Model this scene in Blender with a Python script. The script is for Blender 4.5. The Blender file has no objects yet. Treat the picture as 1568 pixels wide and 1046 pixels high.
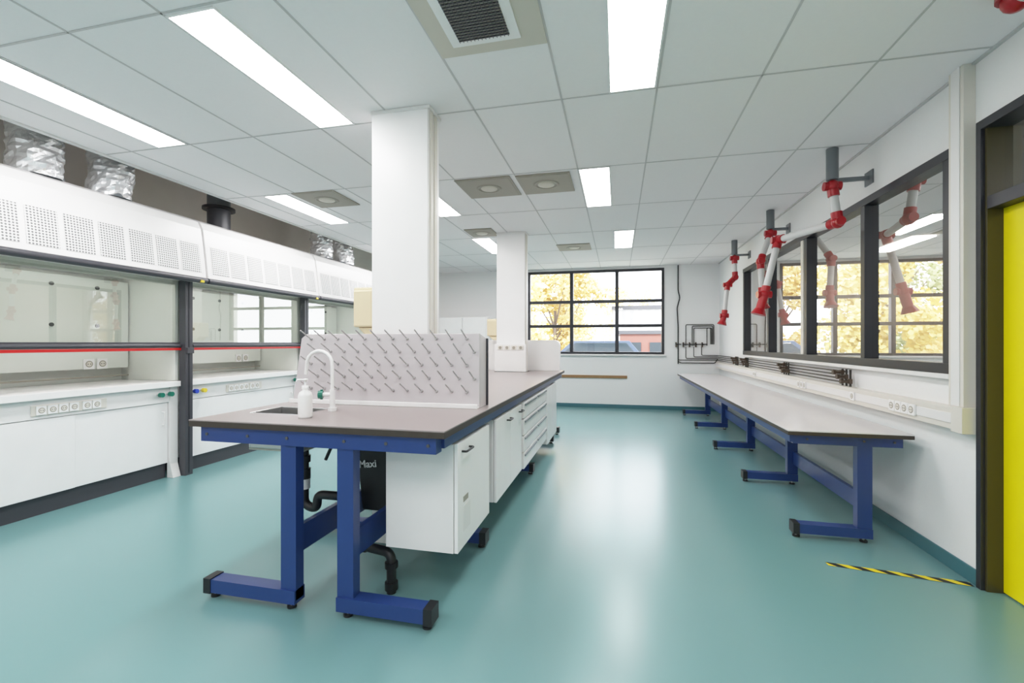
import bpy, bmesh, random
from math import *
from mathutils import Vector, Matrix
random.seed(4)
SC=bpy.context.scene
# ------------------------------------------------------------------ materials
def mat(name,col,rough=0.5,metal=0.0,var=0.03,nscale=6.0,bump=0.0,spec=0.5,emis=None,estr=0.0,rvar=0.0):
    m=bpy.data.materials.new(name);m.use_nodes=True
    nt=m.node_tree;b=nt.nodes["Principled BSDF"]
    tc=nt.nodes.new("ShaderNodeTexCoord");nz=nt.nodes.new("ShaderNodeTexNoise")
    nz.inputs["Scale"].default_value=nscale;nz.inputs["Detail"].default_value=4
    nt.links.new(tc.outputs["Object"],nz.inputs["Vector"])
    mr=nt.nodes.new("ShaderNodeMapRange");mr.inputs["To Min"].default_value=1-var;mr.inputs["To Max"].default_value=1+var
    nt.links.new(nz.outputs["Fac"],mr.inputs["Value"])
    hs=nt.nodes.new("ShaderNodeHueSaturation");hs.inputs["Color"].default_value=(*col,1)
    nt.links.new(mr.outputs[0],hs.inputs["Value"]);nt.links.new(hs.outputs[0],b.inputs["Base Color"])
    b.inputs["Roughness"].default_value=rough;b.inputs["Metallic"].default_value=metal
    b.inputs["Specular IOR Level"].default_value=spec
    if rvar:
        r2=nt.nodes.new("ShaderNodeMapRange");r2.inputs["To Min"].default_value=rough-rvar;r2.inputs["To Max"].default_value=rough+rvar
        nt.links.new(nz.outputs["Fac"],r2.inputs["Value"]);nt.links.new(r2.outputs[0],b.inputs["Roughness"])
    if bump:
        bp=nt.nodes.new("ShaderNodeBump");bp.inputs["Strength"].default_value=bump;bp.inputs["Distance"].default_value=0.01
        nt.links.new(nz.outputs["Fac"],bp.inputs["Height"]);nt.links.new(bp.outputs[0],b.inputs["Normal"])
    if emis:
        b.inputs["Emission Color"].default_value=(*emis,1);b.inputs["Emission Strength"].default_value=estr
    return m
def glassmat(name,tint,refl,rough=0.0,mx_=1.0):
    m=bpy.data.materials.new(name);m.use_nodes=True;nt=m.node_tree;nt.nodes.clear()
    o=nt.nodes.new("ShaderNodeOutputMaterial");t=nt.nodes.new("ShaderNodeBsdfTransparent");g=nt.nodes.new("ShaderNodeBsdfGlossy")
    t.inputs[0].default_value=(*tint,1);g.inputs["Roughness"].default_value=rough;g.inputs[0].default_value=(1,1,1,1)
    lw=nt.nodes.new("ShaderNodeLayerWeight");lw.inputs["Blend"].default_value=0.25
    mr=nt.nodes.new("ShaderNodeMapRange");mr.inputs["To Min"].default_value=refl;mr.inputs["To Max"].default_value=mx_
    nt.links.new(lw.outputs["Fresnel"],mr.inputs["Value"])
    mx=nt.nodes.new("ShaderNodeMixShader");nt.links.new(mr.outputs[0],mx.inputs[0]);nt.links.new(t.outputs[0],mx.inputs[1]);nt.links.new(g.outputs[0],mx.inputs[2])
    nt.links.new(mx.outputs[0],o.inputs[0]);return m
def dotmat(name,base,dot,sp,rad):  # perforation pattern: regular grid of dark dots in the base colour
    m=mat(name,base,0.45);nt=m.node_tree;b=nt.nodes["Principled BSDF"]
    tc=nt.nodes.new("ShaderNodeTexCoord");sc=nt.nodes.new("ShaderNodeVectorMath");sc.operation='SCALE';sc.inputs["Scale"].default_value=1/sp
    nt.links.new(tc.outputs["Object"],sc.inputs[0])
    fr=nt.nodes.new("ShaderNodeVectorMath");fr.operation='FRACTION';nt.links.new(sc.outputs[0],fr.inputs[0])
    sb=nt.nodes.new("ShaderNodeVectorMath");sb.operation='SUBTRACT';sb.inputs[1].default_value=(.5,.5,.5);nt.links.new(fr.outputs[0],sb.inputs[0])
    mu=nt.nodes.new("ShaderNodeVectorMath");mu.operation='MULTIPLY';mu.inputs[1].default_value=(0,1,1);nt.links.new(sb.outputs[0],mu.inputs[0])
    ln=nt.nodes.new("ShaderNodeVectorMath");ln.operation='LENGTH';nt.links.new(mu.outputs[0],ln.inputs[0])
    lt=nt.nodes.new("ShaderNodeMath");lt.operation='LESS_THAN';lt.inputs[1].default_value=rad/sp;nt.links.new(ln.outputs["Value"],lt.inputs[0])
    mx=nt.nodes.new("ShaderNodeMix");mx.data_type='RGBA';mx.inputs[6].default_value=(*base,1);mx.inputs[7].default_value=(*dot,1)
    nt.links.new(lt.outputs[0],mx.inputs[0]);nt.links.new(mx.outputs[2],b.inputs["Base Color"]);return m
def stripemat(name,c1,c2,scale):
    m=mat(name,c1,0.5);nt=m.node_tree;b=nt.nodes["Principled BSDF"]
    tc=nt.nodes.new("ShaderNodeTexCoord");sx=nt.nodes.new("ShaderNodeSeparateXYZ");nt.links.new(tc.outputs["Object"],sx.inputs[0])
    a=nt.nodes.new("ShaderNodeMath");a.operation='ADD';nt.links.new(sx.outputs[0],a.inputs[0]);nt.links.new(sx.outputs[1],a.inputs[1])
    mm=nt.nodes.new("ShaderNodeMath");mm.operation='MULTIPLY';mm.inputs[1].default_value=scale;nt.links.new(a.outputs[0],mm.inputs[0])
    f=nt.nodes.new("ShaderNodeMath");f.operation='FRACT';nt.links.new(mm.outputs[0],f.inputs[0])
    g=nt.nodes.new("ShaderNodeMath");g.operation='GREATER_THAN';g.inputs[1].default_value=.5;nt.links.new(f.outputs[0],g.inputs[0])
    mx=nt.nodes.new("ShaderNodeMix");mx.data_type='RGBA';mx.inputs[6].default_value=(*c1,1);mx.inputs[7].default_value=(*c2,1)
    nt.links.new(g.outputs[0],mx.inputs[0]);nt.links.new(mx.outputs[2],b.inputs["Base Color"]);return m

M={}
M['wall']=mat("wall_paint",(.87,.865,.86),.7,bump=.05,nscale=60,var=.015)
M['ceil']=mat("ceiling_tile",(.91,.88,.885),.8,var=.015,nscale=40)
M['tbar']=mat("ceiling_tbar",(.58,.56,.56),.5)
M['floor']=mat("vinyl_floor",(.160,.310,.315),.26,var=.025,nscale=1.3,rvar=.012,spec=.65)
M['base']=mat("cove_base",(.05,.16,.19),.35)
M['white']=mat("white_laminate",(.84,.82,.81),.35)
M['whiteb']=mat("white_bright",(.90,.885,.88),.3)
M['tubew']=mat("arm_tube",(.66,.65,.64),.3)
M['cream']=mat("cream_plastic",(.78,.66,.44),.4)
M['beige']=mat("beige_metal",(.62,.58,.50),.45)
M['trunk']=mat("trunking",(.74,.70,.63),.4)
M['blue']=mat("blue_steel",(.020,.050,.195),.3,var=.05)
M['black']=mat("black_rubber",(.010,.010,.012),.45)
M['dark']=mat("anthracite_frame",(.020,.021,.028),.4)
M['grey']=mat("grey_profile",(.055,.055,.065),.35)
M['greyd']=mat("grey_tube",(.15,.165,.18),.35)
M['top']=mat("bench_top_grey",(.30,.255,.25),.30,var=.03,nscale=3,rvar=.02)
M['topedge']=mat("bench_edge",(.045,.033,.025),.5,var=.2,nscale=30)
M['topw']=mat("bench_top_white",(.78,.74,.74),.22,var=.03)
M['red']=mat("red_plastic",(.40,.004,.010),.3)
M['redline']=mat("red_line",(.6,.01,.01),.4)
M['yellow']=mat("yellow_door",(.93,.78,.0),.35,var=.01)
M['olive']=mat("dark_jamb",(.060,.050,.018),.3)
M['steel']=mat("steel",(.6,.6,.6),.3,1.0)
M['foil']=mat("foil_duct",(.93,.93,.95),.25,.6,var=.1,nscale=22,bump=1.0)
M['brass']=mat("brass_valve",(.11,.08,.06),.4,.6)
M['pipe']=mat("gas_pipe",(.05,.045,.04),.4,.5)
M['green']=mat("green_knob",(.01,.16,.11),.3)
M['bluek']=mat("blue_knob",(.03,.07,.5),.3)
M['yelk']=mat("yellow_knob",(.8,.6,.05),.3)
M['wood']=mat("wood_rail",(.30,.17,.07),.5,var=.2,nscale=12)
M['liner']=mat("hood_liner",(.76,.78,.73),.4)
M['perf']=dotmat("perforated_sheet",(.84,.83,.83),(.18,.18,.18),.0215,.0070)
M['vent']=mat("vent_plate",(.34,.31,.26),.5)
M['cavity']=mat("plenum_wall",(.90,.85,.79),.8)
M['peg']=mat("peg",(.45,.43,.43),.35)
M['rack']=mat("rack_board",(.61,.56,.575),.4)
M['lamp']=mat("lamp_panel",(1,1,1),.5,emis=(1.0,.978,.978),estr=13.0)
M['hoodfill']=mat("hood_fill_glow",(1,1,1),.5,emis=(1.0,.99,.95),estr=4.0)  # added glow that brightens the hood interiors
M['sash']=glassmat("sash_glass",(.91,.95,.92),.16)
M['intglass']=glassmat("partition_glass",(.88,.85,.82),.20,mx_=.62)
M['winglass']=glassmat("window_glass",(.98,.99,.99),.03)
M['screw']=mat("screw",(.08,.08,.08),.4)
M['tape']=stripemat("hazard_tape",(.85,.68,.02),(.015,.015,.015),9.0)
M['leaf1']=mat("leaf_yellow",(.80,.64,.22),.6,var=.3,nscale=1.5)
M['leaf2']=mat("leaf_orange",(.68,.50,.18),.6,var=.3,nscale=1.5)
M['leafg']=mat("leaf_green",(.36,.40,.20),.6,var=.3,nscale=1.5)
M['bark']=mat("bark",(.12,.09,.07),.8)
M['ground']=mat("ground",(.35,.36,.30),.9,var=.2,nscale=.8)
M['shed']=stripemat("shed_cladding",(.62,.63,.66),(.50,.51,.55),2.0)
M['brick']=mat("brick_red",(.20,.08,.065),.8,var=.2,nscale=10)
M['car']=mat("car_paint",(.04,.06,.11),.3)
M['carg']=mat("car_glass",(.02,.03,.04),.1)
M['corr']=mat("corridor_wall",(.76,.68,.61),.8)
# ------------------------------------------------------------------ mesh builder
class B:
    def __init__(s,name,bevel=0.0):
        s.n=name;s.v=[];s.f=[];s.m=[];s.sm=[];s.ms=[];s.bev=bevel
    def mi(s,k):
        if k not in s.ms:s.ms.append(k)
        return s.ms.index(k)
    def add(s,vs,fs,k,smooth=False):
        o=len(s.v);s.v+= [tuple(v) for v in vs];i=s.mi(k)
        for f in fs:
            s.f.append([a+o for a in f]);s.m.append(i);s.sm.append(smooth)
    def box(s,x0,x1,y0,y1,z0,z1,k):
        x0,x1=min(x0,x1),max(x0,x1);y0,y1=min(y0,y1),max(y0,y1);z0,z1=min(z0,z1),max(z0,z1)
        vs=[(x0,y0,z0),(x1,y0,z0),(x1,y1,z0),(x0,y1,z0),(x0,y0,z1),(x1,y0,z1),(x1,y1,z1),(x0,y1,z1)]
        s.add(vs,[(0,3,2,1),(4,5,6,7),(0,1,5,4),(1,2,6,5),(2,3,7,6),(3,0,4,7)],k)
    def prism(s,poly,axis,a,b,k):
        n=len(poly)
        def P(p,t):
            if axis=='x':return (t,p[0],p[1])
            if axis=='y':return (p[0],t,p[1])
            return (p[0],p[1],t)
        vs=[P(p,a) for p in poly]+[P(p,b) for p in poly]
        fs=[tuple(range(n)),tuple(range(2*n-1,n-1,-1))]+[(i,i+n,(i+1)%n+n,(i+1)%n) for i in range(n)]
        s.add(vs,fs,k)
    def cyl(s,p0,p1,r,k,r2=None,n=16,smooth=True):
        p0=Vector(p0);p1=Vector(p1);r2=r if r2 is None else r2
        d=(p1-p0).normalized();u=d.orthogonal().normalized();w=d.cross(u)
        vs=[];
        for i in range(n):
            a=2*pi*i/n;q=u*cos(a)+w*sin(a);vs.append(p0+q*r)
        for i in range(n):
            a=2*pi*i/n;q=u*cos(a)+w*sin(a);vs.append(p1+q*r2)
        s.add(vs,[(i,(i+1)%n,(i+1)%n+n,i+n) for i in range(n)],k,smooth)
        s.add(vs,[tuple(range(n-1,-1,-1)),tuple(range(n,2*n))],k)
    def sph(s,c,r,k,n=14,sz=1.0):
        vs=[];fs=[];h=n//2
        for j in range(h+1):
            ph=pi*j/h
            for i in range(n):
                a=2*pi*i/n;vs.append((c[0]+r*sin(ph)*cos(a),c[1]+r*sin(ph)*sin(a),c[2]+r*sz*cos(ph)))
        for j in range(h):
            for i in range(n):fs.append((j*n+i,(j+1)*n+i,(j+1)*n+(i+1)%n,j*n+(i+1)%n))
        s.add(vs,fs,k,True)
    def tube(s,pts,r,k,n=12,fil=0.0):
        pts=[Vector(p) for p in pts]
        if fil>0:
            q=[pts[0]]
            for i in range(1,len(pts)-1):
                a,b,c=pts[i-1],pts[i],pts[i+1];f=min(fil,(a-b).length*.49,(c-b).length*.49)
                s0=b+(a-b).normalized()*f;s1=b+(c-b).normalized()*f
                for t in range(7):
                    t/=6;q.append(s0*(1-t)**2+b*2*t*(1-t)+s1*t*t)
            q.append(pts[-1]);pts=q
        u=(pts[1]-pts[0]).orthogonal().normalized();vs=[]
        for i,p in enumerate(pts):
            d=(pts[min(i+1,len(pts)-1)]-pts[max(i-1,0)]).normalized()
            u=(u-d*u.dot(d)).normalized();w=d.cross(u)
            for j in range(n):
                a=2*pi*j/n;vs.append(p+(u*cos(a)+w*sin(a))*r)
        fs=[(i*n+j,i*n+(j+1)%n,(i+1)*n+(j+1)%n,(i+1)*n+j) for i in range(len(pts)-1) for j in range(n)]
        s.add(vs,fs,k,True);L=(len(pts)-1)*n
        s.add(vs,[tuple(range(n-1,-1,-1)),tuple(range(L,L+n))],k)
    def lathe(s,c,prof,k,n=24):
        vs=[];fs=[]
        for r,z in prof:
            for i in range(n):
                a=2*pi*i/n;vs.append((c[0]+r*cos(a),c[1]+r*sin(a),c[2]+z))
        for j in range(len(prof)-1):
            for i in range(n):fs.append((j*n+i,j*n+(i+1)%n,(j+1)*n+(i+1)%n,(j+1)*n+i))
        s.add(vs,fs,k,True)
    def quad(s,pts,k): s.add(pts,[tuple(range(len(pts)))],k)
    def done(s):
        me=bpy.data.meshes.new(s.n);me.from_pydata(s.v,[],s.f)
        for k in s.ms:me.materials.append(M[k])
        me.polygons.foreach_set("material_index",s.m);me.polygons.foreach_set("use_smooth",s.sm);me.update()
        ob=bpy.data.objects.new(s.n,me);SC.collection.objects.link(ob)
        if s.bev:
            b=ob.modifiers.new("bev","BEVEL");b.width=s.bev;b.segments=2;b.limit_method='ANGLE';b.angle_limit=radians(50)
        return ob
XR=1.99;YB=9.87;ZC=2.98;XL=-5.3;YF=-3.0
# ------------------------------------------------------------------ room shell
b=B("floor");b.box(XL-.1,6.2,YF-.1,YB+.1,-.1,0,'floor');b.done()
b=B("ceiling");b.box(-4.25,XR+.1,YF,YB+.02,ZC,ZC+.03,'ceil');b.done()
b=B("trim_ceiling_grid")
xs=[-.36+.6*k for k in range(-6,4)]
ys=[1.765+1.22*k for k in range(-3,7)]
for x in xs:b.box(x-.006,x+.006,YF,YB,ZC-.003,ZC,'tbar')
for y in ys:b.box(-4.25,XR,y-.006,y+.006,ZC-.003,ZC-.0005,'tbar')
b.box(-4.27,-4.23,YF,YB,ZC-.012,ZC+.03,'white')
b.box(XR-.02,XR,YF,YB,ZC-.012,ZC,'tbar');b.done()
b=B("ceiling_slab");b.box(XL-.1,6.2,YF-.1,YB+.1,3.42,3.55,'cavity');b.done()
b=B("wall_left");b.box(XL-.1,XL,YF-.1,YB+.1,0,3.42,'cavity');b.done()
b=B("wall_front");b.box(XL,6.2,YF-.1,YF,0,3.42,'wall');b.done()
wx0,wx1,wz0,wz1=-1.93,.93,1.14,2.93
b=B("wall_back")
b.box(XL,wx0,YB,YB+.25,0,3.42,'wall');b.box(wx1,6.2,YB,YB+.25,0,3.42,'wall')
b.box(wx0,wx1,YB,YB+.25,0,wz0,'wall');b.box(wx0,wx1,YB,YB+.25,wz1,3.42,'wall');b.done()
b=B("window_1",.004)
t=.05
b.box(wx0,wx0+t,YB-.02,YB+.08,wz0,wz1,'dark');b.box(wx1-t,wx1,YB-.02,YB+.08,wz0,wz1,'dark')
b.box(wx0+t,wx1-t,YB-.02,YB+.08,wz0,wz0+t,'dark');b.box(wx0+t,wx1-t,YB-.02,YB+.08,wz1-t,wz1,'dark')
for x in (-.975,-.02):
    b.box(x-.038,x+.038,YB-.018,YB+.078,wz0+t,wz1-t,'dark')
for z in (1.74,2.26):b.box(wx0+t,wx1-t,YB-.015,YB+.075,z-.032,z+.032,'dark')
b.box(wx0-.04,wx1+.04,YB-.06,YB,wz0-.035,wz0,'white')
b.quad([(wx0+t,YB+.05,wz0+t),(wx1-t,YB+.05,wz0+t),(wx1-t,YB+.05,wz1-t),(wx0+t,YB+.05,wz1-t)],'winglass')
b.done()
# right wall with glazed partition and door opening
wy0,wy1,pz0,pz1=3.29,7.97,1.19,2.56
dy0,dy1,dz=2.06,3.10,2.62
b=B("wall_right")
b.box(XR,XR+.12,wy1,YB,0,3.0,'wall');b.box(XR,XR+.12,dy1,wy0,0,3.0,'wall')
b.box(XR,XR+.12,wy0,wy1,0,pz0,'wall');b.box(XR,XR+.12,wy0,wy1,pz1,3.0,'wall')
b.box(XR,XR+.12,YF,dy0,0,3.0,'wall');b.box(XR,XR+.12,dy0,dy1,dz,3.0,'wall')
b.box(XR,XR+.12,YF,YB,3.0,3.42,'wall');b.done()
b=B("window_2",.003)
xa,xb=XR-.035,XR+.08
b.box(xa,xb,wy0,wy1,pz0,pz0+.065,'dark');b.box(xa,xb,wy0,wy1,pz1-.06,pz1,'dark')
for y in (wy0+.03,4.30,5.47,6.73,wy1-.03):
    b.box(xa+.004,xb-.004,y-.032,y+.032,pz0+.065,pz1-.06,'dark')
b.box(xa+.01,xb-.01,5.55,5.62,pz0+.065,pz1-.06,'trunk')
b.box(XR-.05,XR,wy0-.02,wy1+.02,pz0-.03,pz0,'white')
b.quad([(XR+.02,wy0,pz0),(XR+.02,wy1,pz0),(XR+.02,wy1,pz1),(XR+.02,wy0,pz1)],'intglass')
b.done()
# door
b=B("door_1",.002)
b.box(XR-.02,XR+.12,dy1-.035,dy1,0,dz,'dark')
b.box(XR+.0,XR+.12,dy1-.05,dy1-.035,0,dz,'olive')
b.box(XR-.02,XR+.12,dy0,dy0+.05,0,dz,'dark')
b.box(XR-.02,XR+.12,dy0+.05,dy1-.035,dz-.05,dz,'dark')
b.box(XR+.0,XR+.12,dy0+.05,dy1-.05,2.12,2.19,'dark')
b.box(XR+.075,XR+.115,dy0+.05,dy1-.05,.008,2.12,'yellow')
b.quad([(XR+.08,dy0+.05,2.19),(XR+.08,dy1-.05,2.19),(XR+.08,dy1-.05,dz-.05),(XR+.08,dy0+.05,dz-.05)],'intglass')
b.cyl((XR+.075,2.2,1.03),(XR+.02,2.2,1.03),.01,'steel');b.cyl((XR+.025,2.19,1.03),(XR+.025,2.33,1.03),.01,'steel')
b.done()
# corridor behind
b=B("wall_corridor");b.box(5.6,5.7,YF,YB,0,3.0,'corr');b.box(2.2,5.6,YB-.05,YB-.02,0,3.0,'corr');b.done()
b=B("ceiling_corridor");b.box(XR+.12,5.6,YF,YB-.05,2.98,3.02,'corr');b.done()
# baseboards
b=B("baseboard_right",.004);b.box(XR-.012,XR,3.10,YB-.012,0,.09,'base');b.done()
b=B("baseboard_back",.004);b.box(XL,XR,YB-.012,YB,0,.08,'base');b.done()
def sockets(b,x,ys_,z,face,k='whiteb',s=.03):
    for y in ys_:
        b.box(x,x+face*.012,y-s*1.05,y+s*1.05,z-s*1.15,z+s*1.15,k)
        b.cyl((x+face*.012,y,z),(x+face*.0135,y,z),s*.72,'vent',n=16)
        b.cyl((x+face*.0135,y,z),(x+face*.0145,y,z),s*.52,'trunk',n=16)
        for q in (-.25,.25):b.cyl((x+face*.0145,y+q*s,z),(x+face*.0152,y+q*s,z),s*.12,'screw',n=8)
b=B("trim_cable_trunking",.004)
b.box(XR-.07,XR,3.17,YB,.87,1.0,'trunk')
b.box(XR-.075,XR-.07,3.17,YB,.905,.965,'white')
b.box(XR-.085,XR,3.10,3.19,.86,1.01,'trunk')
b.box(XR-.06,XR,3.13,3.25,1.01,ZC,'trunk')
b.box(XR-.065,XR-.06,3.155,3.225,1.01,ZC,'white')
sockets(b,XR-.075,[3.56+.075*i for i in range(4)],.935,-1,s=.033)
sockets(b,XR-.075,[4.35],.935,-1);sockets(b,XR-.075,[5.35,5.43,5.51],.935,-1);sockets(b,XR-.075,[7.1,7.18],.935,-1)
b.done()
b=B("trim_wood_rail",.003);b.box(-1.6,.19,YB-.03,YB,.63,.69,'wood');b.done()
b=B("hazard_floor_tape");b.quad([(1.27,3.19,.002),(1.965,3.10,.002),(1.97,3.15,.002),(1.27,3.235,.002)],'tape');b.done()
# ------------------------------------------------------------------ ceiling lights
def light(x0,y0):
    b=B("added_corridor_light")
    x1=x0+.285;y1=y0+1.19;z=ZC-.008
    b.box(x0,x1,y0,y0+.012,z,ZC,'whiteb');b.box(x0,x1,y1-.012,y1,z,ZC,'whiteb')
    b.box(x0,x0+.01,y0+.012,y1-.012,z,ZC,'whiteb');b.box(x1-.01,x1,y0+.012,y1-.012,z,ZC,'whiteb')
    b.quad([(x0+.01,y0+.012,ZC-.005),(x0+.01,y1-.012,ZC-.005),(x1-.01,y1-.012,ZC-.005),(x1-.01,y0+.012,ZC-.005)],'lamp')
    b.done()
for x0,y0 in [(-2.155,1.78),(-3.655,1.78),(-3.76,4.215),(-2.19,4.215),(-2.19,6.665),(-.055,1.78),(-.355,4.215),(-.055,6.665),
              (-3.655,-.66),(-2.155,-.66),(-.355,-.66),(-.055,-2.9),(-2.155,-2.9),(-3.76,6.665)]:
    light(x0,y0)
for yy in (.6,8.0):
    b=B("added_corridor_light");b.box(4.3,4.6,yy,yy+1.2,2.96,2.98,'lamp');b.done()  # added panels, brighten the corridor behind the partition glass
def vent(x0,y0,w=.56,d=.56,round_=True):
    b=B("ceiling_air_vent",.002)
    b.box(x0,x0+w,y0,y0+d,ZC-.012,ZC-.001,'vent')
    b.box(x0+.02,x0+w-.02,y0+.02,y0+d-.02,ZC-.015,ZC-.012,'vent')
    cx,cy=x0+w/2,y0+d/2
    b.lathe((cx,cy,ZC),[(.13,-.015),(.125,-.020),(.105,-.021),(.10,-.016)],'vent',28)
    b.lathe((cx,cy,ZC),[(.085,-.015),(.08,-.022),(.05,-.025),(0.001,-.026)],'beige',28)
    b.done()
vent(-1.57,4.23);vent(-.96,4.25,.52,.54);vent(-3.40,4.2,.5,.52);vent(-2.12,6.1,.4,.45);vent(-.98,7.38,.54,.5)
b=B("ceiling_supply_grille",.002)
b.box(-.955,-.365,1.775,2.395,ZC-.01,ZC-.001,'beige')
b.box(-.86,-.49,1.8,2.31,ZC-.018,ZC-.01,'whiteb')
b.box(-.81,-.54,1.83,2.27,ZC-.02,ZC-.0182,'vent')
for i in range(22):b.box(-.81,-.54,1.835+i*.02,1.84+i*.02,ZC-.026,ZC-.02,'grey')
for i in range(14):b.box(-.808+i*.02,-.804+i*.02,1.83,2.27,ZC-.0265,ZC-.0255,'grey')
b.done()
# ------------------------------------------------------------------ columns
def column(x0,x1,y0,d,zb):
    b=B("structural_column",.003)
    b.box(x0,x1,y0,y0+d,0,ZC-.001,'whiteb')
    b.box(x1,x1+.012,y0+.03,y0+.07,0,ZC-.001,'trunk');b.box(x1,x1+.012,y0+.10,y0+.14,0,ZC-.001,'trunk')
    b.box(x0-.006,x1+.016,y0-.006,y0+d,ZC-.025,ZC-.001,'white')
    return b
b=column(-1.66,-1.245,2.85,.20,0);b.done()
b=column(-1.72,-1.30,6.40,.22,0)
b.box(-1.73,-1.27,6.32,6.395,.97,1.36,'white')
for i in range(4):
    xx=-1.68+i*.1;b.box(xx,xx+.075,6.31,6.32,1.28,1.34,'trunk');b.cyl((xx+.037,6.31,1.31),(xx+.037,6.308,1.31),.022,'vent')
b.done()
def disp(x,y,z0,z1):
    b=B("paper_towel_dispenser",.012)
    b.box(x-.15,x,y,y+.2,z0+.03,z1-.02,'cream')
    b.box(x-.155,x-.01,y+.01,y+.19,z1-.1,z1,'cream')
    b.prism([(x-.13,z0+.03),(x,z0+.03),(x,z0-.03),(x-.07,z0-.03)],'y',y+.02,y+.18,'cream')
    b.done()
disp(-1.662,2.86,1.46,1.77);disp(-1.722,6.42,1.45,1.73)
b=B("tall_storage_cabinet",.004)
b.box(-4.3,-2.7,9.25,9.85,.08,1.93,'white');b.box(-4.28,-2.72,9.3,9.85,0,.08,'grey')
for i in range(3):b.box(-4.295+.53*i,-3.775+.53*i,9.23,9.25,.09,1.92,'whiteb');b.box(-3.83+.53*i,-3.81+.53*i,9.21,9.23,1.0,1.15,'greyd')
b.done()
# ------------------------------------------------------------------ island bench
TZ=.965;IX0,IX1,IY0,IY1=-2.26,-.79,2.0,6.9
def slab(b,x0,x1,y0,y1):
    b.box(x0,x1,y0,y1,TZ-.006,TZ,'top');b.box(x0,x1,y0,y1,TZ-.036,TZ-.006,'topedge')
b=B("laboratory_island_bench")
SX0,SX1,SY0,SY1=-2.13,-1.77,2.27,2.54
slab(b,IX0,IX1,IY0,SY0);slab(b,IX0,SX0,SY0,SY1);slab(b,SX1,IX1,SY0,SY1);slab(b,IX0,IX1,SY1,2.84)
slab(b,IX0,-1.67,2.84,3.06);slab(b,-1.23,IX1,2.84,3.06);slab(b,IX0,IX1,3.06,6.31)
slab(b,IX0,-1.74,6.31,6.63);slab(b,-1.26,IX1,6.31,6.63);slab(b,IX0,IX1,6.63,IY1)
bt=TZ-.036
legsY=[2.03,2.93,4.69,6.2,6.82]
for Y in legsY:
    near=(Y==2.03)
    for sgn,xp,xt in ((-1,-1.66,-2.17),(1,-1.33,-.87)):
        b.box(xp-.045,xp+.045,Y,Y+.06,.05,bt-.075,'blue')
        b.box(xp-(.045*sgn),xt,Y-.012,Y+.068,.035,.105,'blue')
        b.box(xt-sgn*.035,xt+sgn*.010,Y-.016,Y+.072,.030,.110,'black')
        for q in (xt-sgn*.03,xp):
            b.cyl((q,Y+.028,0),(q,Y+.028,.012),.024,'black');b.cyl((q,Y+.028,.012),(q,Y+.028,.04),.008,'steel')
        if not near:b.box(xp-(.045*sgn),xt+sgn*.02,Y,Y+.06,bt-.075,bt,'blue')
b.box(-2.2,-.84,2.02,2.09,bt-.08,bt,'blue')
for x in (-2.16,-1.9,-1.66,-1.33,-1.1,-.88):b.cyl((x,2.02,bt-.04),(x,2.015,bt-.04),.008,'screw')
b.box(-.855,-.825,2.09,IY1-.05,bt-.065,bt,'blue');b.box(-2.22,-2.19,2.09,IY1-.05,bt-.065,bt,'blue')
for x in (-1.66,-1.33):b.box(x-.012 if x<-1.5 else x-.02,x+.02 if x<-1.5 else x+.012,2.09,2.83,.27,.41,'blue')
b.box(-1.23+.0,-1.19,3.08,IY1-.1,.27,.41,'blue')
isl=b.done()
# cabinets
b=B("under_bench_cabinet",.003)
cz0,cz1=.28,.85
b.box(-1.22,-.835,2.24,2.84,cz0,cz1,'white')
b.box(-.832,-.812,2.245,2.838,cz0+.0,cz1+.0,'whiteb')
b.tube([(-.812,2.31,.80),(-.785,2.31,.80),(-.785,2.43,.80),(-.812,2.43,.80)],.006,'black',8,.01)
b.box(-.812,-.810,2.33,2.41,.52,.55,'vent');b.box(-.812,-.8105,2.33,2.45,.36,.50,'white')
b.done()
b=B("under_bench_cabinet",.003)
b.box(-1.16,-.835,3.02,3.86,cz0,cz1,'white')
for y0,y1 in((3.02,3.44),(3.445,3.86)):
    b.box(-.832,-.812,y0,y1,cz0,cz1,'whiteb')
    b.tube([(-.812,y1-.12,.80),(-.785,y1-.12,.80),(-.785,y1-.02,.80),(-.812,y1-.02,.80)],.006,'black',8,.01)
b.done()
b=B("under_bench_drawer_unit",.003)
b.box(-1.16,-.835,3.95,5.25,cz0-.02,cz1,'white')
for y0,y1 in((3.95,4.6),(4.61,5.25)):
    for i in range(4):
        z0=cz0-.02+i*.15;b.box(-.832,-.810,y0,y1,z0,z0+.14,'whiteb')
        b.box(-.810,-.80,y0+.03,y1-.03,z0+.108,z0+.125,'greyd')
b.done()
b=B("under_bench_cabinet",.003)
b.box(-1.16,-.835,5.32,6.15,cz0-.1,cz1,'white');b.box(-.832,-.812,5.32,5.73,cz0-.1,cz1,'whiteb');b.box(-.832,-.812,5.74,6.15,cz0-.1,cz1,'whiteb');b.done()
b=B("under_bench_cabinet",.003)
b.box(-2.18,-1.75,3.6,4.6,cz0,cz1,'white');b.box(-2.2,-2.18,3.6,4.09,cz0,cz1,'whiteb');b.box(-2.2,-2.18,4.1,4.6,cz0,cz1,'whiteb');b.done()
# sink
b=B("bench_sink",.004)
w=.012;zb=.76
b.box(SX0+.001,SX0+w,SY0+.001,SY1-.001,zb,TZ+.003,'steel');b.box(SX1-w,SX1-.001,SY0+.001,SY1-.001,zb,TZ+.003,'steel')
b.box(SX0+w,SX1-w,SY0+.001,SY0+w,zb,TZ+.003,'steel');b.box(SX0+w,SX1-w,SY1-w,SY1-.001,zb,TZ+.003,'steel')
b.box(SX0+.001,SX1-.001,SY0+.001,SY1-.001,zb-.012,zb,'beige');b.cyl((-1.85,2.4,zb),(-1.85,2.4,zb+.004),.03,'screw')
b.done()
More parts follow.
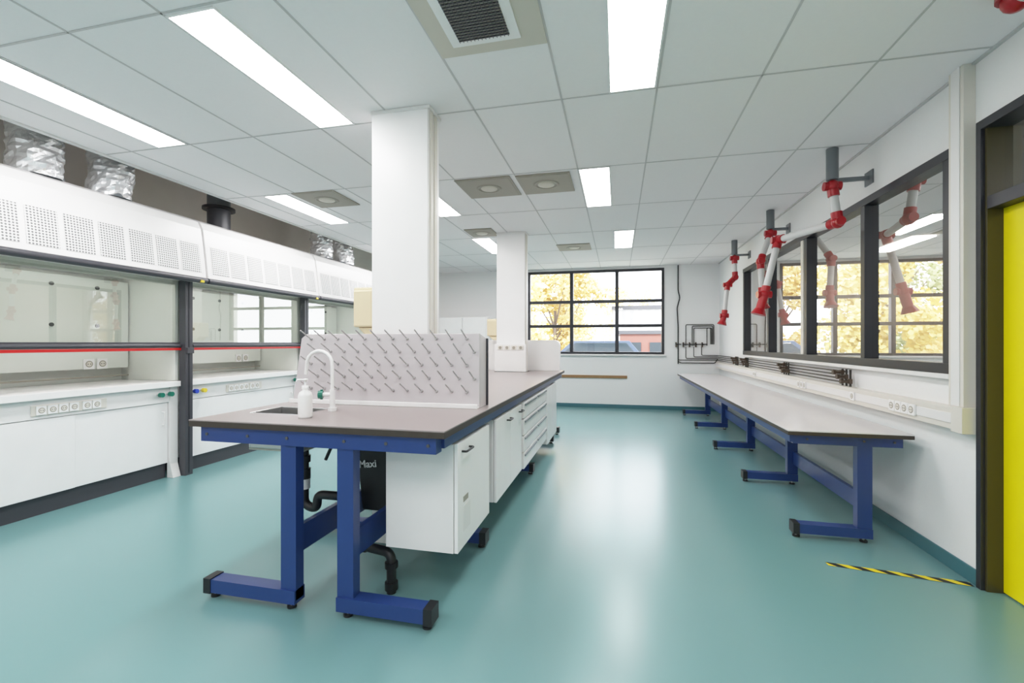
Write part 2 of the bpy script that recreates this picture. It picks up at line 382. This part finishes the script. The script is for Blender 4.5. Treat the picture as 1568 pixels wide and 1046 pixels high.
# faucet
b=B("laboratory_faucet")
fx,fy=-1.70,2.46
b.cyl((fx,fy,TZ),(fx,fy,TZ+.02),.026,'whiteb');b.cyl((fx,fy,TZ+.02),(fx,fy,TZ+.13),.016,'whiteb')
pts=[(fx,fy,TZ+.13),(fx,fy,TZ+.27)]
for i in range(1,10):
    a=pi*i/9*.9;pts.append((fx-.09+.09*cos(a),fy,TZ+.28+.085*sin(a)))
pts.append((fx-.185,fy,TZ+.22))
b.tube(pts,.0105,'whiteb',12)
b.cyl((fx,fy,TZ+.10),(fx-.05,fy-.02,TZ+.10),.013,'whiteb')
b.cyl((fx-.05,fy-.02,TZ+.10),(fx-.075,fy-.03,TZ+.10),.024,'green');b.cyl((fx-.06,fy-.02,TZ+.07),(fx-.06,fy-.02,TZ+.13),.008,'green')
b.done()
b=B("soap_pump_bottle")
c=(-1.69,2.20,TZ)
b.lathe(c,[(.001,0),(.036,0),(.038,.01),(.038,.12),(.032,.14),(.016,.152),(.016,.165)],'whiteb')
b.lathe(c,[(.018,.160),(.018,.178),(.006,.18),(.006,.205),(.014,.206),(.014,.215),(.001,.216)],'whiteb',16)
b.tube([(c[0],c[1],TZ+.21),(c[0]-.04,c[1]-.01,TZ+.21),(c[0]-.048,c[1]-.012,TZ+.20)],.005,'whiteb',8)
b.done()
# drain pipes
b=B("drain_pipework")
b.tube([(-1.85,2.4,.747),(-1.85,2.4,.40),(-1.76,2.4,.38),(-1.76,2.4,.47),(-1.5,2.4,.47),(-1.5,2.36,.22),(-1.22,2.30,.22),(-1.22,2.30,.0)],.026,'black',14,.05)
for p,q in (((-1.85,2.4,.70),(-1.85,2.4,.66)),((-1.85,2.4,.62),(-1.85,2.4,.56)),((-1.22,2.3,.02),(-1.22,2.3,.06)),((-1.22,2.3,.14),(-1.22,2.3,.17)),((-1.44,2.352,.22),(-1.40,2.345,.22))):
    b.cyl(p,q,.036,'black')
b.cyl((-1.85,2.4,.56),(-1.85,2.4,.50),.034,'whiteb')
b.tube([(-1.60,2.32,.9),(-1.60,2.32,.80),(-1.66,2.34,.70)],.010,'black',8,.03)
b.done()
# black bag hanging under bench
b=B("black_waste_bag_holder",.01)
b.prism([(-1.58,.84),(-1.24,.84),(-1.28,.36),(-1.52,.36)],'y',2.5,2.62,'black')
b.box(-1.59,-1.235,2.49,2.63,.84,.865,'black');b.box(-1.42,-1.38,2.52,2.6,.865,bt-.001,'black')
b.done()
cu=bpy.data.curves.new("lettering","FONT");cu.body="Maxi";cu.size=.062;cu.extrude=.001;cu.offset=.001;cu.materials.append(M['whiteb'])
to=bpy.data.objects.new("lettering",cu);SC.collection.objects.link(to);to.location=(-1.535,2.488,.62);to.rotation_euler=(radians(90),radians(-6),0)
to.parent=bpy.data.objects["black_waste_bag_holder"]
# drying rack
b=B("peg_drying_rack",.003)
rx0,rx1,ry=-2.17,-.855,2.76
zt=1.44
b.prism([(rx0-.05,TZ),(rx1,TZ),(rx1,zt),(rx0+.06,zt),(rx0+.02,zt-.03)],'y',ry,ry+.02,'rack')
b.prism([(ry+.02,TZ),(ry+.02,zt),(ry+.16,zt-.03),(ry+.16,TZ)],'x',rx1-.018,rx1,'rack')
b.box(rx1-.0,rx1+.012,ry+.15,ry+.17,TZ,zt-.03,'dark')
b.box(rx0-.05,rx1,ry-.035,ry,TZ,TZ+.012,'whiteb')
b.box(rx0-.05,rx1,ry-.04,ry-.034,TZ,TZ+.03,'whiteb')
for j in range(5):
    for i in range(12):
        x=rx0+.10+i*.103+(.05 if j%2 else 0);z=TZ+.10+j*.085
        if x<rx1-.02:
            b.cyl((x,ry,z),(x,ry-.015,z+.006),.010,'peg',n=10)
            b.tube([(x,ry-.01,z+.003),(x,ry-.115,z+.058)],.0042,'peg',8)
b.done()
b=B("peg_drying_rack",.003)
ry2=6.72;pol=[(-2.17,TZ),(-.84,TZ),(-.84,1.34)]
for i in range(7):
    a=pi/2*i/6;pol.append((-.92+.08*cos(a),1.34+.08*sin(a)))
pol+=[(-2.17,1.42)]
b.prism(pol,'y',ry2,ry2+.12,'white');b.done()
# ------------------------------------------------------------------ right wall bench
RZ=.77;b=B("laboratory_wall_bench")
b.box(1.16,1.915,3.54,9.6,RZ-.008,RZ,'topw');b.box(1.16,1.915,3.54,9.6,RZ-.034,RZ-.008,'topedge')
rb=RZ-.034
for Y in (3.60,4.93,6.34,7.82,9.2):
    b.box(1.61,1.70,Y,Y+.06,.05,rb-.07,'blue')
    b.box(1.24,1.70,Y-.01,Y+.07,.035,.10,'blue');b.box(1.21,1.25,Y-.014,Y+.074,.030,.105,'black')
    for q in (1.24,1.66):
        b.cyl((q,Y+.03,0),(q,Y+.03,.012),.024,'black');b.cyl((q,Y+.03,.012),(q,Y+.03,.04),.008,'steel')
    b.box(1.21,1.88,Y,Y+.06,rb-.07,rb,'blue')
    for q in (1.3,1.65,1.83):b.cyl((q,Y,rb-.035),(q,Y-.005,rb-.035),.008,'screw')
b.box(1.19,1.21,3.6,9.5,rb-.06,rb,'blue')
b.box(1.66,1.69,3.66,9.26,.20,.32,'blue')
b.done()
# ------------------------------------------------------------------ fume hoods
def hood(y0,y1,first):
    b=B("fume_hood",.003)
    b.prism([(-4.22,2.06),(-4.235,2.2),(-4.265,2.42),(-4.29,2.58),(-4.33,2.66),(-4.42,2.70),(-5.25,2.70),(-5.25,2.06)],'y',y0+.012,y1-.012,'whiteb')
    n=7;w=(y1-y0-.1)/n
    for i in range(n):
        a=y0+.05+i*w+.02;c=a+w-.04
        b.add([(-4.2225,a,2.11),(-4.2225,c,2.11),(-4.2315,c,2.195),(-4.2315,a,2.195),(-4.2590,c,2.40),(-4.2590,a,2.40)],[(0,1,2,3),(3,2,4,5)],'perf')
    b.cyl((-4.225,y0+.01,2.03),(-4.225,y1-.01,2.03),.03,'grey')
    b.box(-4.47,-4.23,y0+.01,y1-.01,2.03,2.06,'whiteb')
    b.box(-4.22,-4.19,y1-.10,y1-.06,2.005,2.03,'yelk')
    # shell
    b.box(-5.25,-5.22,y0,y1,0,2.06,'liner')
    b.box(-5.22,-4.50,y0,y0+.03,.985,2.06,'liner');b.box(-5.22,-4.50,y1-.12,y1-.09,.985,2.06,'liner')
    b.box(-5.12,-5.10,y0+.05,y1-.14,1.12,2.02,'liner')
    b.box(-5.14,-5.12,y0+.03,y1-.12,1.03,1.045,'vent')
    # added glow strip brightens the hood interior; added lip hides it
    b.box(-4.53,-4.50,y0+.03,y1-.12,1.985,2.06,'liner')
    b.box(-4.62,-4.56,y0+.25,y1-.35,2.035,2.058,'hoodfill')
    for yy in (.25,.62,1.0,1.38):
        for zz in (1.55,1.93):b.cyl((-5.10,y0+yy,zz),(-5.09,y0+yy,zz),.018,'screw')
    b.quad([(-4.455,y0+.03,1.38),(-4.455,y1-.12,1.38),(-4.455,y1-.12,2.05),(-4.455,y0+.03,2.05)],'sash')
    b.box(-4.475,-4.44,y0+.02,y1-.11,1.335,1.385,'grey')
    b.cyl((-4.43,y0+.01,1.35),(-4.43,y1-.10,1.35),.020,'grey')
    b.box(-4.47,-4.422,y0+.02,y1-.11,1.303,1.328,'redline')
    b.box(-4.45,-4.37,y1-.12,y1-.035,0,2.06,'grey');b.box(-4.37,-4.365,y1-.085,y1-.07,0.02,2.04,'dark')
    b.box(-4.36-.07,-4.345,y1-.115,y1-.04,1.27,1.33,'grey')
    b.box(-5.22,-4.42,y0+.0,y1-.125,.93,.985,'whiteb')
    b.box(-5.22,-4.47,y0,y1-.125,.775,.93,'white')
    b.prism([(-4.50,0),(-4.42,0),(-4.46,.14),(-4.46,.93),(-4.50,.93)],'y',y1-.21,y1-.125,'white')
    b.box(-5.22,-4.52,y0,y1-.21,0,.15,'grey')
    b.box(-5.22,-4.50,y0,y1-.21,.15,.775,'white')
    ym=(y0+y1-.21)/2-.02
    b.box(-4.50,-4.475,y0+.003,ym,.155,.77,'whiteb');b.box(-4.50,-4.485,ym+.004,y1-.215,.155,.77,'whiteb')
    b.tube([(-4.485,y1-.27,.68),(-4.455,y1-.27,.68),(-4.455,y1-.27,.55),(-4.485,y1-.27,.55)],.006,'white',8,.01)
    b.box(-4.47,-4.462,y0+.48,y0+1.02,.80,.885,'trunk')
    ss=[y0+.54+i*.075 for i in range(4)]+[y0+.86,y0+.935]
    sockets(b,-4.462,ss,.843,1,s=.031)
    ks=[('green',y1-.33),('green',y1-.23)] if first else [('bluek',y0+.05),('yelk',y0+.15),('green',y1-.25)]
    for k,yy in ks:
        b.cyl((-4.47,yy,.86),(-4.44,yy,.86),.012,'steel');b.cyl((-4.44,yy,.86),(-4.405,yy,.86),.024,k)
    sockets(b,-5.095,[y0+1.3,y0+1.42],1.17,1,s=.045)
    b.done()
hood(2.13,3.95,True);hood(3.95,5.80,False);hood(5.80,7.65,False);hood(.31,2.13,False)
def foil(x,y,r,z0,z1,k='foil'):
    b=B("foil_exhaust_duct")
    n=26;N=32;ph=[random.uniform(0,6.28) for _ in range(6)];vs=[];fs=[]
    for i in range(n+1):
        z=z0+(z1-z0)*i/n;ox=.012*sin(z*7+ph[0]);oy=.012*sin(z*6+ph[1])
        for j in range(N):
            a=2*pi*j/N
            rr=r*(1+(.014 if i%2 else -.014)+.03*sin(3*a+z*20+ph[2])+.025*sin(7*a-z*31+ph[3])+.02*sin(5*a+z*55+ph[4])+random.uniform(-.03,.03))
            vs.append((x+ox+rr*cos(a),y+oy+rr*sin(a),z+random.uniform(-.004,.004)*(0<i<n)))
    for i in range(n):
        for j in range(N):fs.append((i*N+j,i*N+(j+1)%N,(i+1)*N+(j+1)%N,(i+1)*N+j))
    b.add(vs,fs,k,False)
    b.cyl((x,y,z0),(x,y,z0+.03),r*1.0,'greyd',n=28);b.done()
foil(-4.56,2.70,.165,2.705,3.41);foil(-4.56,3.24,.165,2.705,3.41);foil(-4.56,6.33,.165,2.705,3.41);foil(-4.56,6.9,.165,2.705,3.41)
b=B("exhaust_duct_damper");b.cyl((-4.62,4.48,2.701),(-4.62,4.48,2.95),.12,'grey',n=28);b.cyl((-4.62,4.48,2.95),(-4.62,4.48,2.98),.17,'black',n=28)
b.cyl((-4.62,4.48,2.98),(-4.62,4.48,3.42),.12,'greyd',n=28);b.done()
# ------------------------------------------------------------------ extraction arms
def joint(b,p,r=.06,ax='x'):
    b.sph(p,r,'red')
    a=Vector(p)
    d={'x':Vector((1,0,0)),'y':Vector((0,1,0)),'z':Vector((0,0,1))}[ax]
    b.cyl(a-d*r*1.25,a+d*r*1.25,r*.72,'red')
def collar(b,p,q,r=.042):
    p=Vector(p);q=Vector(q);d=(q-p).normalized();b.cyl(p+d*.03,p+d*.085,r,'red')
def arm(cx,cy,chain,nozzle,r=.032):
    b=B("fume_extraction_arm")
    b.cyl((cx,cy,ZC-.005),(cx,cy,chain[0][2]+.05),.044,'greyd')
    b.box(cx,XR-.001,cy-.015,cy+.015,chain[0][2]+.03,chain[0][2]+.06,'greyd');b.box(XR-.012,XR-.001,cy-.06,cy+.06,chain[0][2]-.01,chain[0][2]+.10,'greyd')
    for i,p in enumerate(chain):
        joint(b,p,.05,'xyx'[i%3])
        if i+1<len(chain):
            b.cyl(p,chain[i+1],r,'tubew');collar(b,p,chain[i+1]);collar(b,chain[i+1],p)
    a=Vector(chain[-1]);n=Vector(nozzle);d=(n-a).normalized()
    b.cyl(a,n,.042,'red');b.cyl(n,n+d*.06,.045,'red',r2=.072,n=24)
    b.done()
arm(1.72,4.25,[(1.72,4.25,2.67),(1.76,4.25,2.37),(1.55,5.0,2.40),(1.42,4.98,1.86)],(1.38,4.98,1.72))
arm(1.79,6.05,[(1.79,6.05,2.70),(1.64,5.9,2.34),(1.66,5.9,1.95)],(1.66,5.88,1.85))
arm(1.77,7.7,[(1.77,7.7,2.70),(1.78,7.7,2.40),(1.66,7.65,2.28),(1.60,7.6,1.80)],(1.58,7.6,1.72))
b=B("fume_extraction_arm");b.cyl((1.74,2.50,2.975),(1.74,2.50,2.93),.07,'red');b.sph((1.74,2.50,2.92),.055,'red');b.cyl((1.74,2.5,2.92),(1.74,1.7,2.84),.034,'tubew');b.sph((1.74,1.7,2.84),.055,'red');b.done()
# ------------------------------------------------------------------ gas pipes
b=B("gas_pipework")
yb=YB-.03
b.tube([(1.20,yb,2.97),(1.20,yb,2.45),(1.235,yb,2.3),(1.18,yb,2.1),(1.20,yb,1.7),(1.20,yb,.95)],.012,'black',8,.05)
for i,(xx,z1) in enumerate(((1.35,1.75),(1.47,1.72),(1.50,1.68),(1.75,1.68))):
    b.tube([(xx,yb,1.32),(xx,yb,z1),(1.88-.02*i,yb,z1),(1.88-.02*i,yb,1.35)],.008,'pipe',8,.03)
for xx in (1.16,1.30,1.42,1.54,1.66):
    b.tube([(xx,yb,1.35),(xx+.1,yb,1.35)],.010,'pipe',8)
    b.cyl((xx,yb,1.29),(xx,yb,1.39),.016,'brass',n=10);b.cyl((xx,yb-.05,1.35),(xx,yb,1.35),.018,'black',n=10)
b.tube([(1.20,yb,1.0),(1.25,yb,.97),(1.9,yb,.97),(1.95,yb,1.05)],.009,'pipe',8,.03)
xw=XR-.035
for i in range(4):
    z=1.03+i*.032
    b.tube([(1.2+.15*i,yb,1.30),(1.2+.15*i,yb,z),(xw,yb,z),(xw,4.55,z)],.0075,'pipe',8,.03)
b.done()
def valve(y):
    b=B("gas_valve_manifold")
    for i in range(3):
        yy=y+i*.07;z=1.05+i*.035
        b.cyl((xw-.017,yy,1.005),(xw-.017,yy,1.15),.009,'pipe',n=8)
        b.box(xw-.035,xw-.009,yy-.018,yy+.018,z-.02,z+.02,'brass')
        b.cyl((xw-.02,yy,z),(xw-.09,yy,z),.012,'brass',n=10);b.cyl((xw-.075,yy,z),(xw-.095,yy,z),.022,'brass',n=12)
    b.done()
for y in (4.45,5.9,7.6,8.2):valve(y)
# ------------------------------------------------------------------ exterior
b=B("ground_outside");b.box(-40,40,YB+.3,60,-.5,-.4,'ground');b.done()
def tree(x,y,h,r,k,n=5200):
    b=B("autumn_tree")
    b.cyl((x,y,-.4),(x,y,h*.5),.14,'bark',r2=.07)
    for i in range(6):
        a=i*1.05;b.cyl((x,y,h*.25+i*.15),(x+cos(a)*r*.7,y+sin(a)*r*.7,h*.55+i*.2),.05,'bark',r2=.015,n=8)
    vs=[];fs=[]
    cl=[(random.gauss(0,.45)*r,random.gauss(0,.45)*r,h*.5+random.uniform(-.42,.5)*h,random.uniform(.35,.7)*r*.6) for _ in range(34)]
    for i in range(n):
        c=random.choice(cl);d=Vector((random.gauss(0,1),random.gauss(0,1),random.gauss(0,1))).normalized()*c[3]*random.uniform(.6,1)
        p=Vector((x+c[0],y+c[1],max(c[2],.1)))+d
        u=Vector((random.gauss(0,1),random.gauss(0,1),random.gauss(0,1))).normalized()*.085;w=u.orthogonal()*.8
        o=len(vs);vs+=[p-u,p+w,p+u,p-w];fs.append((o,o+1,o+2,o+3))
    b.add(vs,fs,k);b.done()
tree(-4.6,18,6.0,1.8,'leaf1',7000);tree(-3.1,23,6.0,1.8,'leaf2',7000);tree(-2.9,29,5.2,1.7,'leaf1',6000);tree(-6.8,15,6,1.8,'leaf2')
tree(.8,48,7.0,2.6,'leaf1');tree(-8,24,6,2.2,'leafg')
b=B("warehouse_building",.0)
b.box(-.3,9,30,42,-.4,3.5,'shed');b.box(-.4,9.1,29.9,42,3.5,3.75,'grey');b.box(-.3,9,29.95,30,-.4,.6,'brick')
for i in range(4):b.box(.3+i*2.1,1.6+i*2.1,29.9,29.95,-.4,1.9,'greyd')
b.done()
b=B("brick_building");b.box(.1,4.2,20,26,-.4,1.75,'brick');b.box(-.0,4.3,19.9,26.1,1.75,1.9,'grey')
for i in range(4):b.box(.4+i*.9,.95+i*.9,19.93,20,.7,1.4,'carg')
b.done()
def car(x,y,k):
    b=B("parked_car",.04)
    b.box(x,x+4.2,y,y+1.7,.0,.85,k)
    b.prism([(x+.6,.85),(x+3.8,.85),(x+3.3,1.45),(x+1.3,1.45)],'y',y+.1,y+1.6,k)
    b.prism([(x+.8,.9),(x+3.6,.9),(x+3.2,1.38),(x+1.4,1.38)],'y',y+.08,y+.1,'carg')
    for q in (x+.8,x+3.4):b.cyl((q,y-.02,-.08),(q,y+.15,-.08),.32,'black')
    b.done()
car(-2.9,16.5,'car')
# ------------------------------------------------------------------ lights/world
w=bpy.data.worlds.new("sky");SC.world=w;w.use_nodes=True;nt=w.node_tree
bg=nt.nodes["Background"];bg.inputs[0].default_value=(.90,.94,1.0,1);bg.inputs[1].default_value=4.5
sun=bpy.data.lights.new("sun","SUN");sun.energy=3.0;sun.angle=radians(2);sun.color=(1,.95,.85)
so=bpy.data.objects.new("sun_light",sun);SC.collection.objects.link(so);so.rotation_euler=(radians(50),0,radians(-25))
# camera
cam=bpy.data.cameras.new("camera");cam.sensor_width=36;cam.lens=16.0;cam.shift_y=.0013;cam.clip_start=.05
co=bpy.data.objects.new("camera",cam);SC.collection.objects.link(co);co.location=(0,0,1.38);co.rotation_euler=(radians(90),0,radians(13.1))
SC.camera=co
vs=SC.view_settings
vs.view_transform='Standard';vs.look='None';vs.exposure=0
vs.use_curve_mapping=True
cm=vs.curve_mapping;c=cm.curves[3]
cm.use_clip=False
for x,y in ((.05,.11),(.15,.33),(.3,.59),(.55,.84)):c.points.new(x,y)
c.points[len(c.points)-1].location=(1.0,.97)
cm.update()
